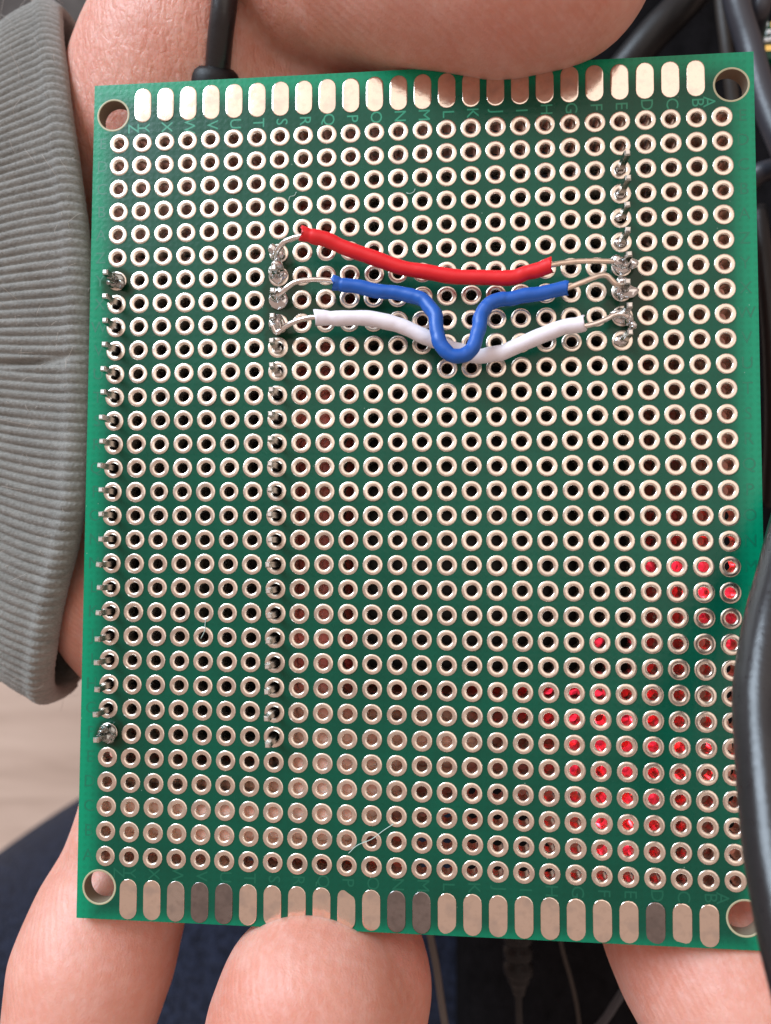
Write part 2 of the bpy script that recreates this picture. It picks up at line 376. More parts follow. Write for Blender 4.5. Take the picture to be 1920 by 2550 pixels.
# through-hole pads: domed tin ring rolling into the plated barrel
PROF = [(1.06, -.01), (1.05, .03), (1.0, .055), (.90, .076), (.74, .072), (.62, .045), (.558, -.01), (.532, -.12), (.525, -TH-.03)]
PV, PF = ring_mesh(PROF, 20); PF = [f[::-1] for f in PF]
def depth(p): return float((CAM_R @ (np.array([p[0], p[1], 0])-CAM_C))[2])
holes = sorted(((depth(hole_xy(c, r)), c, r) for r in range(NR) for c in range(NC)))
first = None; rest = MB()
for i, (d, c, r) in enumerate(holes):
    x, y = hole_xy(c, r); x += RNG.normal()*.012; y += RNG.normal()*.012
    rz = RNG.random()*6.28; sc = 1+RNG.normal()*.012
    tilt = (RNG.normal()*.02, RNG.normal()*.02)
    if i < 300:
        if first is None: first = mesh_obj('solder_pad', PV, PF, M_PAD, board, True, loc=(x, y, 0)); first.rotation_euler = (tilt[0], tilt[1], rz)
        else: copy_of(first, (x, y, 0), board, (tilt[0], tilt[1], rz), (sc, sc, 1))
    else:
        a = np.array(PV); ca, sa = math.cos(rz), math.sin(rz)
        q = np.c_[(a[:, 0]*ca-a[:, 1]*sa)*sc+x, (a[:, 0]*sa+a[:, 1]*ca)*sc+y, a[:, 2]]
        q[:, 2] += (q[:, 0]-x)*tilt[0]+(q[:, 1]-y)*tilt[1]
        rest.add(q, PF)
tag(rest.build('solder_pads', M_PAD, board, True), kind='stuff')

# long pads along the two short edges
def slot_mesh(hw, hh, seg=9):
    out = []
    for ins, z in ((0, -.005), (.0, .03), (.05, .05), (.18, .056)):
        a_, rr = hh-hw, hw-ins
        ringp = [(rr*math.cos(a), a_+rr*math.sin(a), z) for a in np.linspace(0, math.pi, seg)]+[(rr*math.cos(a), -a_+rr*math.sin(a), z) for a in np.linspace(math.pi, 2*math.pi, seg)]
        out.append(ringp)
    n = 2*seg; V = [p for rg in out for p in rg]
    F = [(i*n+k, i*n+(k+1) % n, (i+1)*n+(k+1) % n, (i+1)*n+k) for i in range(3) for k in range(n)]
    F.append(tuple(3*n+k for k in range(n))); return V, F
SV, SF = slot_mesh(.92, 1.92)
s0 = mesh_obj('edge_pad', SV, SF, M_SLOT, board, True, loc=(hole_xy(1, 0)[0], 42.25, 0))
for c in range(2, 25):
    copy_of(s0, (hole_xy(c, 0)[0], 42.25, 0), board, (RNG.normal()*.012, RNG.normal()*.012, 0))
SV2, SF2 = slot_mesh(.92, 2.06)
b0 = mesh_obj('edge_pad', SV2, SF2, M_SLOT, board, True, loc=(hole_xy(1, 0)[0], -42.4, 0))
tarn = mesh_obj('edge_pad', SV2, SF2, M_TARN, board, True, loc=(hole_xy(4, 0)[0], -42.4, 0)); tarn['label'] = 'tarnished dark edge pad'
dull = mesh_obj('edge_pad', SV2, SF2, M_DULL, board, True, loc=(hole_xy(3, 0)[0], -42.4, 0)); dull['label'] = 'dull grey edge pad'
for c in range(2, 25):
    if c in (3, 4): continue
    src = tarn if c in (5, 12, 13, 22) else b0
    copy_of(src, (hole_xy(c, 0)[0], -42.4, 0), board, (RNG.normal()*.02, RNG.normal()*.02, 0))

# row and column letters (under the solder mask)
def glyph(ch):
    cu = bpy.data.curves.new('glyph', 'FONT'); cu.body = ch; cu.size = 1.0; cu.align_x = 'CENTER'; cu.align_y = 'CENTER'; cu.resolution_u = 3
    o = bpy.data.objects.new('glyph', cu); COL.objects.link(o)
    dg = bpy.context.evaluated_depsgraph_get(); me = bpy.data.meshes.new_from_object(o.evaluated_get(dg))
    bpy.data.objects.remove(o); me.name = 'printed_letter'; return me
ABC = 'ABCDEFGHIJKLMNOPQRSTUVWXYZ'; GL = {}
def letter(ch, x, y, rot, size, mt):
    key = (ch, mt.name)
    if key not in GL:
        me = glyph(ch); me.materials.clear(); me.materials.append(mt); GL[key] = me
    o = bpy.data.objects.new('printed_letter', GL[key]); COL.objects.link(o); o.parent = board
    o.location = (x*MM, y*MM, .006*MM); o.rotation_euler = (0, 0, rot); o.scale = (size*MM,)*3
for c in range(NC):
    ch = ABC[25-c]; x = hole_xy(c, 0)[0]
    dx = 1.45 if c == 0 else -1.3 if c == 25 else .12
    letter(ch, x+dx, 39.72, -math.pi/2, 1.75, M_PRINT)
    letter(ch, x+dx, -39.75, -math.pi/2, 1.75, M_PRINT_B)
for r in range(NR):
    ch = ABC[30-r] if r >= 5 else 'EDCBA'[r]; y = hole_xy(0, r)[1]
    letter(ch, -33.65, y, 0, 1.75, M_PRINT_D); letter(ch, 33.75, y, 0, 1.75, M_PRINT_D)

# header pins (both rows of the module on the far side, and the eight-pin part at the right)
def pin_mesh(z0, z1):
    mb_ = MB(); a = .28; V = []
    for z, s in ((z0, a), (z1-.22, a), (z1, a*.62)):
        V += [(-s, -s, z), (s, -s, z), (s, s, z), (-s, s, z)]
    F = [(i*4+k, i*4+(k+1) % 4, i*4+4+(k+1) % 4, i*4+4+k) for i in range(2) for k in range(4)]+[(8, 9, 10, 11), (3, 2, 1, 0)]
    return V, F, [0]*4+[1]*4+[1, 0]
p0 = None
def pin(c, r, top):
    global p0
    x, y = hole_xy(c, r); x += RNG.normal()*.03; y += RNG.normal()*.03
    if p0 is None:
        V_, F_, m_ = pin_mesh(-4.0, 3.0); p0 = mesh_obj('header_pin', V_, F_, [M_PIN, M_TIP], board, False, fm=m_, loc=(x, y, 0))
    else: copy_of(p0, (x, y, (top-3.0)), board, (RNG.normal()*.02, RNG.normal()*.02, RNG.normal()*.06))
for r in range(6, 26): pin(0, r, 3.0+RNG.normal()*.05)
for r in range(6, 26): pin(7, r, 2.9+RNG.normal()*.05)
for r in range(2, 10): pin(21, r, 3.4+RNG.normal()*.1)

# solder joints
def blob(name, pts, mt=M_SOLDER, lump=.16, sub=4):
    """lumpy fused drops: pts = (x, y, z, rx, ry, rz)"""
    bm = bmesh.new(); bmesh.ops.create_icosphere(bm, subdivisions=sub, radius=1.0)
    U = np.array([v.co for v in bm.verts]); F = [[v.index for v in f.verts] for f in bm.faces]; bm.free()
    o_ = MB()
    for (x, y, z, a, b, c) in pts:
        ph = RNG.random((5, 3))*6.28; fr = RNG.normal(size=(5, 3))*1.8
        d = np.zeros(len(U))
        for k in range(5): d += np.sin(U@fr[k]+ph[k][0])/5
        P = U*np.array([a, b, c])*(1+lump*2*d)[:, None]+np.array([x, y, z]); o_.add(P, F)
    return o_.build(name, mt, board, True)
def cone_joint(c, r, h=1.1, rad=.9, lean=(0, 0)):
    x, y = hole_xy(c, r); return [(x+lean[0]*.3, y+lean[1]*.3, .18, rad, rad*.95, .38), (x+lean[0]*.6, y+lean[1]*.6, .7, rad*.55, rad*.5, h*.7), (x+lean[0], y+lean[1], 1.5, .42, .42, h*.7)]
blob('solder_joint', mt=M_SOLDER_D, lump=.24, pts=cone_joint(0, 6)+[(hole_xy(0, 6)[0]+.6, hole_xy(0, 6)[1]-.35, .35, .55, .5, .4), (hole_xy(0, 6)[0]-.5, hole_xy(0, 6)[1]-.3, .4, .5, .5, .5)])
blob('solder_joint', mt=M_SOLDER_D, pts=cone_joint(0, 25, 1.5, .95)+[(hole_xy(0, 25)[0]+.15, hole_xy(0, 25)[1]+.55, 1.0, .55, .5, .9), (hole_xy(0, 25)[0]+.4, hole_xy(0, 25)[1]-.3, .6, .6, .55, .6)], lump=.24)
x7, y5 = hole_xy(7, 5); 
def P(px, py, z): return tuple(at(px, py, z))
def drops(l): return [P(px, py, z)+(a, b, c) for px, py, z, a, b, c in l]
blob('solder_joint', drops([(681, 622, 1.2, .5, .62, .6), (700, 634, .5, .42, .5, .5), (688, 640, 1.0, .5, .5, .6)])+[(x7, y5, .2, .8, .8, .35)], lump=.1)
blob('solder_joint', cone_joint(7, 6, 1.2)+drops([(692, 662, 1.6, .62, .6, .9), (680, 676, .9, .5, .62, .8), (698, 676, .8, .45, .6, .6)]), lump=.2)
blob('solder_joint', cone_joint(7, 7, 1.1)+drops([(700, 730, 1.5, .55, .5, .6), (686, 740, .8, .5, .6, .7)]), lump=.2)
blob('solder_joint', cone_joint(7, 8, 1.3)+drops([(696, 802, 1.4, .5, .7, .9), (684, 815, .7, .55, .5, .6)]), lump=.18)
for r in range(9, 11): blob('solder_fillet', [(hole_xy(7, r)[0]-.05, hole_xy(7, r)[1]-.1, -.2, .5, .5, .25)], lump=.05, sub=2)
blob('solder_joint', drops([(1536, 651, 1.6, .62, .55, .6), (1555, 661, 1.2, .5, .5, .7), (1575, 655, .9, .5, .6, .6), (1548, 668, .6, .8, .6, .5)])+cone_joint(21, 6, 1.2), lump=.18)
blob('solder_joint', drops([(1548, 702, 1.6, .55, .5, .6), (1540, 724, .9, .42, .55, .6), (1562, 726, .5, .95, .7, .4), (1548, 738, 1.1, .35, .4, .5)])+cone_joint(21, 7, 1.1), lump=.2)
blob('solder_joint', drops([(1540, 780, 1.4, .75, .45, .55), (1566, 795, 1.1, .45, .6, .7), (1574, 812, 1.0, .4, .45, .6)])+cone_joint(21, 8, 1.2), lump=.18)
for r, a in ((4, .45), (5, .62), (9, .7)): 
    x, y = hole_xy(21, r); blob('solder_joint', [(x-.2, y-.05, .25, a, a*.8, .35), (x, y+.05, .9, a*.6, a*.5, 1.0)], lump=.12)
for r in (2, 3):
    x, y = hole_xy(21, r); blob('solder_fillet', [(x, y, -.1, .5, .5, .25)], lump=.05, sub=2)

# jumper wires
def jumper(label, mt, path, r, leads, mleads):
    pp_ = catmull(path, 14); nn_ = len(pp_); q_ = np.arange(nn_)
    rr_ = r*(1+.022*np.sin(q_*.23+r*90)+.016*np.sin(q_*.61+1)); rr_[0] *= 1.05; rr_[1] *= 1.03; rr_[-1] *= 1.04
    pp_ = pp_+np.c_[.03*np.sin(q_*.4), .05*np.sin(q_*.29+2), 0*q_]
    rr_[4:9] *= np.array([.97, .93, .91, .94, .98])
    V, F = tube(pp_, rr_, 22, wob=.012); V = [np.array(v) for v in V]
    for i_, t_ in ((0, pp_[0]-pp_[1]), (nn_-1, pp_[-1]-pp_[-2])):
        t_ = t_/np.linalg.norm(t_)
        for k_ in range(22): V[i_*22+k_] = V[i_*22+k_]+t_*(.10*RNG.normal()+.12*math.sin(k_*.6))
    o = mesh_obj('jumper_wire', V, F, mt, board, True); o['label'] = label
    for ld, ml in zip(leads, mleads):
        V, F = tube(catmull(ld, 8), .27, 12, wob=.03); mesh_obj('bare_lead', V, F, ml, o, True)
    return o
def pts(l, zz):
    n = len(l); return [at(px, py, float(np.interp(i/(n-1), np.linspace(0, 1, len(zz)), zz))) for i, (px, py) in enumerate(l)]
jumper('red jumper wire', M_RED, pts([(751, 582), (796, 592), (851, 613), (938, 646), (1014, 669), (1101, 684), (1197, 692), (1278, 690), (1322, 677), (1372, 661)], (3.6, 3.0, 2.4, 2.2, 2.3, 2.6)), .75,
       [pts([(770, 586), (745, 589), (711, 601), (693, 621), (684, 641)], (3.6, 3.6, 3.2, 2.4, 1.2)), pts([(1355, 666), (1374, 660), (1400, 655), (1440, 651), (1490, 650), (1540, 652)], (2.6, 2.6, 2.2, 2.0, 1.7))], (M_LEAD, M_COPPER))
jumper('blue jumper wire with a loop in its middle', M_BLUE, pts([(830, 705), (870, 711), (928, 722), (986, 730), (1032, 738), (1063, 756), (1084, 788), (1089, 832), (1104, 868), (1139, 888), (1172, 872), (1190, 830), (1197, 790), (1216, 758), (1250, 746), (1285, 741), (1340, 731), (1411, 718)],
       (2.6, 2.5, 2.6, 3.2, 4.2, 4.6, 4.2, 3.2, 2.6, 2.5, 2.5)), .72,
       [pts([(850, 708), (821, 698), (774, 697), (738, 702), (716, 715), (702, 729), (689, 738)], (2.6, 2.6, 2.6, 2.4, 1.6)), pts([(1395, 722), (1414, 717), (1448, 704), (1475, 693), (1497, 686), (1513, 688), (1534, 708), (1552, 710)], (2.5, 2.5, 2.4, 2.2, 1.7))], (M_LEAD, M_COPPER))
jumper('white jumper wire passing under the blue loop', M_WHITE, pts([(786, 792), (870, 792), (947, 797), (1005, 815), (1063, 840), (1101, 857), (1151, 877), (1197, 886), (1239, 880), (1280, 866), (1357, 831), (1414, 813), (1453, 806)], (2.6, 2.3, 2.0, 1.6, 1.5, 1.7, 2.2, 2.4)), .78,
       [pts([(805, 792), (783, 790), (756, 794), (729, 803), (706, 817), (688, 828), (679, 808)], (2.6, 2.4, 2.0, 1.4, 1.6)), pts([(1435, 810), (1455, 812), (1484, 805), (1511, 794), (1529, 784), (1547, 783), (1563, 789)], (2.3, 2.3, 2.2, 2.0, 1.6))], (M_LEAD, M_LEAD))

# parts on the far side, seen through the holes
M_MODULE = mat('black_module_mask', (.006, .007, .007), .4)
mb = MB()
for c in (0, 7): mb.box((hole_xy(c, 0)[0], hole_xy(0, 15.5)[1], -TH-1.3), (1.25, 25.4, 1.25))
mb.build('pin_header', M_BLACKP, board)
mb = MB(); x0, x1 = hole_xy(0, 0)[0]-1.3, hole_xy(7, 0)[0]+1.25
mb.box(((x0+x1)/2, hole_xy(0, 15.5)[1], -TH-3.4), ((x1-x0)/2, 26, .8)); mb.build('module_board', M_MODULE, board)
mb = MB(); x0, x1 = hole_xy(10, 0)[0]+.1, hole_xy(21, 0)[0]+1.2
mb.box(((x0+x1)/2, (hole_xy(0, 2)[1]+hole_xy(0, 22)[1])/2-.6, -TH-3.2), ((x1-x0)/2, 26.3, .9)); mb.build('module_board', M_MODULE, board)
mb = MB(); mb.box((hole_xy(21, 0)[0], hole_xy(0, 5.5)[1], -TH-1.25), (1.25, 10.2, 1.2)); mb.build('pin_header', M_BLACKP, board)
for px, py, a, b, rz in ((1497, 1612, 1.0, .9, 0), (1385, 1735, 1.5, .9, .3), (1470, 1745, 2.2, 1.2, -.2), (1560, 1765, 1.6, 1.0, .5), (1440, 1815, 1.5, 1.4, 0), (1520, 1830, 2.0, 1.0, .4), (1610, 1830, 1.6, .9, -.3),
                         (1450, 1930, 1.2, 2.2, .2), (1530, 1920, 1.3, 1.8, -.2), (1600, 1960, 1.0, 2.0, .2), (1470, 2060, 1.0, 1.9, 0), (1540, 2090, .9, 1.5, .3),
                         (1640, 1400, 1.6, 1.1, .2), (1725, 1425, 2.0, 1.3, -.2), (1760, 1500, 1.8, 1.4, .6), (1815, 1520, 1.2, 2.2, 0), (1820, 1610, .9, 1.1, 0)):
    zc = -2.75 if px > 1630 else -3.4; x, y, _ = at(px, py, zc)
    V, F = ring_mesh([(.01, -.9), (.6, -.8), (1.0, -.4), (1.1, 0), (1.0, .45), (.6, .8), (.01, .9)], 14); o = mesh_obj('red_led', V, F, M_LED, board, True, loc=(x, y, zc)); o.scale = (a, b, 1); o.rotation_euler = (0, 0, rz)

for px, py, pw in ((1500, 1790, .0008), (1500, 2010, .0006), (1740, 1440, .0006), (1700, 1850, .0002)):
    l = bpy.data.lights.new('led_glow', 'POINT'); l.energy = pw; l.color = (1.0, .03, .05); l.shadow_soft_size = .0006
    o = bpy.data.objects.new('led_glow', l); COL.objects.link(o); o.location = Vector(at(px, py, -4.6))*MM

# ------------------------------------------------------------------ the hand (one continuous skin grown round a skeleton)
X0, X1, Y0, Y1, Z0, Z1, H = -84, 58, -82, 80, -42, 17, .62
nx, ny, nz = int((X1-X0)/H), int((Y1-Y0)/H), int((Z1-Z0)/H)
gx = (X0+H*np.arange(nx)).astype(np.float32)[:, None, None]; gy = (Y0+H*np.arange(ny)).astype(np.float32)[None, :, None]; gz = (Z0+H*np.arange(nz)).astype(np.float32)[None, None, :]
D = np.full((nx, ny, nz), 50, np.float32)
def smin_into(d, k, sl):
    a = D[sl]; h = np.clip(.5+.5*(a-d)/k, 0, 1); D[sl] = a*(1-h)+d*h-k*h*(1-h)
def limb(chain, k=3.0):
    """chain: (x, y, z, r) joints; tapered capsules blended into the rest"""
    L = None; lo = np.min([np.array(c[:3])-c[3]-k-2 for c in chain], 0); hi = np.max([np.array(c[:3])+c[3]+k+2 for c in chain], 0)
    ix = [max(0, int((lo[i]-o)/H)) for i, o in enumerate((X0, Y0, Z0))]; jx = [min(n, int((hi[i]-o)/H)+2) for i, (o, n) in enumerate(((X0, nx), (Y0, ny), (Z0, nz)))]
    sl = tuple(slice(a, b) for a, b in zip(ix, jx)); x, y, z = gx[sl[0]], gy[:, sl[1]], gz[:, :, sl[2]]
    for a, b in zip(chain[:-1], chain[1:]):
        A = np.array(a[:3], np.float32); B = np.array(b[:3], np.float32); AB = B-A; q = float(AB@AB)+1e-6
        tt = np.clip(((x-A[0])*AB[0]+(y-A[1])*AB[1]+(z-A[2])*AB[2])/q, 0, 1)
        d = np.sqrt((x-A[0]-tt*AB[0])**2+(y-A[1]-tt*AB[1])**2+(z-A[2]-tt*AB[2])**2)-(a[3]+(b[3]-a[3])*tt)
        if L is None: L = d
        else:
            h = np.clip(.5+.5*(L-d)/2.5, 0, 1); L = L*(1-h)+d*h-2.5*h*(1-h)
    smin_into(L.astype(np.float32), k, sl)
def J(px, py, z, r): return (*at(px, py, z), r)
# heel of the hand and forearm
limb([(-95, 40, -18, 8), (-47, 42, -18, 8), (-33.5, 46, -18, 12.5), (-24, 40, -19.5, 12)], 6)
limb([(-95, 20, -18, 10), (-50, 20, -18.5, 10), (-34, 20, -18.5, 13), (-10, 16, -21, 12)], 6)
limb([(-95, 2, -18, 9), (-50, 2, -19, 9), (-37, 2, -19, 12), (-12, 0, -21, 12)], 4)
limb([(-70, 4, -18, 7), (-48, -4, -18, 8), (-35, -13.5, -18.5, 11.5), (-20, -14, -21, 11)], 1.2)
limb([(-20, 30, -21, 11), (4, 26, -21, 11)], 6)
# ball of the thumb and thumb
limb([(-54, 40, -18, 6), (-42, 49, -18, 8), (-31.5, 54.5, -14.5, 11.8), (-27, 56, -12.8, 12.3), J(560, -90, -11.5, 12.0)], 5)
limb([(-28, 50, -16, 12), (-14, 47, -16.5, 10.5)], 4)
limb([J(640, -120, -9, 11.5), J(860, -96, -3.0, 10.4), J(1060, -96, 1.0, 10.4), J(1260, -98, 3.2, 10.3), J(1392, -102, 3.8, 9.6)], 1.6)
# little finger, ring, middle and index finger curling round the lower edge
limb([(-24, -14, -21, 10), J(400, 1900, -15, 8.2), J(352, 2095, -12, 7.5), J(270, 2290, -9.0, 8.0), J(228, 2420, -6.5, 8.3), J(196, 2560, -4.5, 7.2), J(180, 2650, -4.5, 5.5)], 3)
limb([(-12, -8, -22, 10), J(800, 1800, -21, 8.6), J(850, 2200, -17, 8.4), J(862, 2440, -7, 8.6), J(842, 2500, -5.6, 8.9), J(770, 2508, -1.0, 9.1), J(716, 2590, -.6, 8.4)], 3)
limb([(0, 2, -22, 10), J(1300, 1700, -23, 9), J(1620, 2150, -20, 9), J(1755, 2330, -11.5, 10.4), J(1830, 2470, -8, 10.2), J(1850, 2570, -8, 9)], 3)
limb([(2, 16, -22, 10), J(1450, 1250, -23, 9), J(1640, 900, -21, 8.6), J(1690, 560, -19, 8.2), J(1690, 380, -18, 7.2)], 3)
# flesh pressed against the far side of the board, between and beside the modules
limb([(-10.8, 28, -5.4, 2.9), (-10.8, 8, -5.15, 2.9), (-10.8, -15, -4.9, 2.9), (-10.8, -29, -4.1, 2.9), (-14, -33, -5.3, 4.5)], 2)
limb([(-8.9, 28, -5.4, 2.9), (-8.9, 8, -5.15, 2.9), (-8.9, -15, -4.9, 2.9), (-8.9, -29, -4.1, 2.9), (-4, -30, -5.2, 4.4)], 2)
limb([(-7, -25, -5.6, 4.5), (4, -25.5, -6.2, 4.5), (14, -27, -8.0, 4.5)], 2)
limb([(-30, -34, -5.8, 5), (-20, -34.5, -5.8, 5), (-8, -33.5, -5.8, 4.8), (2, -31, -8, 4.5)], 2)
limb([(-30, -26, -7.5, 4), (-31, -33, -6.5, 4.2)], 2)
limb([(28.5, 36, -8.6, 5.5), (29, 12, -8.4, 5.5), (29, 2, -10.5, 5.5), (29, -28, -11, 5.5), (28, -36, -9.5, 5.8)], 3)
# creases
def crease(P_, wid, dep, zlo=-60):
    P_ = np.array(P_, np.float32); best = None
    for A, B in zip(P_[:-1], P_[1:]):
        AB = B-A; tt = np.clip(((gx-A[0])*AB[0]+(gy-A[1])*AB[1]+(gz-A[2])*AB[2])/float(AB@AB), 0, 1)
        d = (gx-A[0]-tt*AB[0])**2+(gy-A[1]-tt*AB[1])**2+(gz-A[2]-tt*AB[2])**2
        best = d if best is None else np.minimum(best, d)
    D.__iadd__((dep*np.exp(-best/wid**2)).astype(np.float32))
crease([at(712, -60, 3), at(717, 40, 1.5), at(730, 100, -.5), at(765, 175, -5)], 1.5, 1.1)
crease([at(215, 1560, -7), at(170, 1650, -9), at(150, 1720, -12)], 1.6, 1.5)
crease([at(146, 2140, -6), at(200, 2160, -4), at(260, 2170, -6)], 1.6, .7)

# surface nets
def surface_nets(D):
    s = D < 0; n0, n1, n2 = D.shape
    corners = [(i, j, k) for i in (0, 1) for j in (0, 1) for k in (0, 1)]
    def sub(A, c): return A[c[0]:n0-1+c[0], c[1]:n1-1+c[1], c[2]:n2-1+c[2]]
    cnt = sum(sub(s, c).astype(np.int8) for c in corners); act = (cnt > 0) & (cnt < 8)
    idx = np.full(act.shape, -1, np.int64); cell = np.argwhere(act); idx[act] = np.arange(len(cell))
    vals = {c: D[cell[:, 0]+c[0], cell[:, 1]+c[1], cell[:, 2]+c[2]] for c in corners}
    acc = np.zeros((len(cell), 3)); num = np.zeros(len(cell))
    for a in corners:
        for ax in range(3):
            if a[ax]: continue
            b = list(a); b[ax] = 1; b = tuple(b); va, vb = vals[a], vals[b]; cr = (va < 0) != (vb < 0)
            f = np.where(cr, va/np.where(cr, va-vb, 1), 0)
            p = np.array(a, float)[None, :].repeat(len(cell), 0); p[:, ax] += f; acc += p*cr[:, None]; num += cr
    V = cell+acc/num[:, None]; Fs = []
    for ax in range(3):
        o1, o2 = [(1, 2), (2, 0), (0, 1)][ax]
        sa = [slice(None)]*3; sb = [slice(None)]*3; sa[ax] = slice(0, -1); sb[ax] = slice(1, None)
        A = s[tuple(sa)]; B = s[tuple(sb)]; e = np.argwhere(A != B); inside = A[A != B]
        ok = (e[:, o1] > 0) & (e[:, o2] > 0) & (e[:, o1] < D.shape[o1]-1) & (e[:, o2] < D.shape[o2]-1); e = e[ok]; inside = inside[ok]
        q = []
        for d1, d2 in ((-1, -1), (0, -1), (0, 0), (-1, 0)):
            c = e.copy(); c[:, o1] += d1; c[:, o2] += d2; q.append(idx[c[:, 0], c[:, 1], c[:, 2]])
        q = np.array(q).T; q[~inside] = q[~inside][:, ::-1]; Fs.append(q)
    return V, np.vstack(Fs)
V, F = surface_nets(D); V = V*H+np.array([X0, Y0, Z0])
# smooth a little
E = np.vstack([F[:, [0, 1]], F[:, [1, 2]], F[:, [2, 3]], F[:, [3, 0]]]); E = np.vstack([E, E[:, ::-1]])
deg = np.bincount(E[:, 0], minlength=len(V)).astype(float)
for it in range(3):
    for sgn in (.5, -.3):
        S = np.stack([np.bincount(E[:, 0], weights=V[E[:, 1], a], minlength=len(V)) for a in range(3)], 1)/deg[:, None]; V = V+sgn*(S-V)
me = bpy.data.meshes.new('person'); me.from_pydata((V*MM).tolist(), [], F.tolist()); me.materials.append(M_SKIN)
me.polygons.foreach_set('use_smooth', np.ones(len(F), dtype=bool)); me.update()
person = bpy.data.objects.new('person', me); COL.objects.link(person)
tag(person, 'left hand in a grey sleeve gripping the green board between thumb and curled fingers', 'person')
del D

# ------------------------------------------------------------------ ribbed cuff
YC, ZC, AY0, AZ = 19.8, -16.0, 45.2, 14.2
RIMPX = [(127, -60), (136, 0), (142, 38), (154, 154), (184, 384), (206, 540), (216, 640), (219, 900), (214, 1100), (207, 1240), (180, 1374), (146, 1509), (127, 1624), (150, 1760)]
EXPN = 2.3
def zfront(y, ay=AY0): return ZC+AZ*max(0, 1-abs((y-YC)/ay)**EXPN)**(1/EXPN)
def sect(th, ay, az):
    c, s = np.cos(th), np.sin(th); return ay*np.sign(c)*np.abs(c)**(2/EXPN), az*np.sign(s)*np.abs(s)**(2/EXPN)
rim = []
for px, py in RIMPX:
    z = -6.0
    for _ in range(4): p = at(px, py, z); z = zfront(p[1])
    rim.append((p[1], p[0]))
rim.sort(); ry = np.array([a for a, b in rim]); rx = np.array([b for a, b in rim])
NV = 186*8; S_ = np.concatenate([np.arange(0, 14, .16), np.linspace(14, 60, 50)])   # distance back from the rim
tf = np.linspace(0, 2*math.pi, 40001); a_, b_ = sect(tf, AY0, AZ)
cl = np.r_[0, np.cumsum(np.hypot(np.diff(a_), np.diff(b_)))]; th = np.interp(np.linspace(0, cl[-1], NV, endpoint=False), cl, tf)
V = []; nrib = 186
arc = None
for si, s in enumerate(S_):
    roll = min(1.0, s/1.3); ay = AY0-6.8*(min(s, 22)/14)**1.6; az = AZ-1.0*(1-math.exp(-s/8))
    ins = 1.1*(1-math.sqrt(max(0, 1-(1-roll)**2)))                   # the rim turns in
    fold = .9*math.exp(-((s-1.8)/1.0)**2)
    y, z = sect(th, ay, az)
    ny_ = np.sign(y)*np.abs(y/ay)**(EXPN-1)/ay; nz_ = np.sign(z)*np.abs(z/az)**(EXPN-1)/az; l = np.hypot(ny_, nz_); ny_, nz_ = ny_/l, nz_/l
    y = y+YC; z = z+ZC
    if arc is None:
        dl = np.hypot(np.diff(np.r_[y, y[0]]), np.diff(np.r_[z, z[0]])); arc = np.r_[0, np.cumsum(dl)[:-1]]/dl.sum()
    ph = arc*nrib*2*math.pi+.25*np.sin(arc*60+s*.35)
    rib = np.abs(np.cos(ph/2))**.7
    damp = .25+.75*min(1, s/2.2)
    stitch = .5+.5*np.cos(2*math.pi*(s/.46)+2.2*np.sin(ph/2)*np.sign(np.cos(ph/2))+np.floor(ph/(2*math.pi))*1.9)
    side = .5+.5*np.sign(np.sin(ph))
    hgt = .43*damp*rib+.10*stitch*(1-.4*side)+fold*.35-ins-.55*np.exp(-((arc-.272-.0006*s)/.0022)**2)*min(1, s/3)
    hgt = hgt+.5*np.sin(arc*31+1.0)*math.exp(-((s-7)/5)**2)*.5+RNG.normal(size=NV)*.018
    yy = y+ny_*hgt; zz = z+nz_*hgt
    xr = np.interp(yy, ry, rx); xr = np.where(np.sin(th) > -.15, xr, xr*.0+np.interp(yy, ry, rx)-.6)
    V.append(np.c_[xr-s+ins*.2, yy, zz])
# inner lip
for q, s in enumerate((.5, 3, 10)):
    y, z = sect(th, AY0-1.9-.2*q, AZ-1.6-.2*q); y = y+YC; z = z+ZC; V.insert(0, np.c_[np.interp(y, ry, rx)-s, y, z])
V = np.array(V); nS = len(V); V = V.reshape(-1, 3)
i = np.arange(nS-1)[:, None]*NV; k = np.arange(NV)[None, :]; k2 = (k+1) % NV
F = np.stack([i+k, i+NV+k, i+NV+k2, i+k2], -1).reshape(-1, 4)
cuff = mesh_obj('sleeve', V, F, M_KNIT, person, True)

fz = MB(); Vc = V.reshape(nS, NV, 3)
for q in range(420):
    i_ = RNG.integers(4, 90); k_ = RNG.integers(0, NV); p_ = Vc[i_, k_]
    if p_[2] < ZC-4: continue
    d_ = np.array([0, math.cos(th[k_])*AZ, math.sin(th[k_])*AY0]); d_ /= np.linalg.norm(d_)
    l_ = .5+1.0*RNG.random()**3*2; t_ = RNG.normal(size=3)
    fz.add(*tube(catmull([p_-d_*.1, p_+d_*l_*.3+t_*l_*.12, p_+d_*l_*.45+t_*l_*.35, p_+d_*l_*.5+t_*l_*.7], 3), .018, 4))
for l in ([(80, -10), (83, 10), (88, 22), (92, 36)], [(96, 8), (100, 14), (104, 18)], [(34, 40), (44, 50), (50, 56), (44, 60)], [(18, 74), (28, 72), (36, 76)]):
    fz.add(*tube(catmull([at(px*1.0, py*1.0, -14) for px, py in l], 4), .07, 6))
tag(fz.build('fuzz', M_FUZZ, cuff, True), kind='stuff')

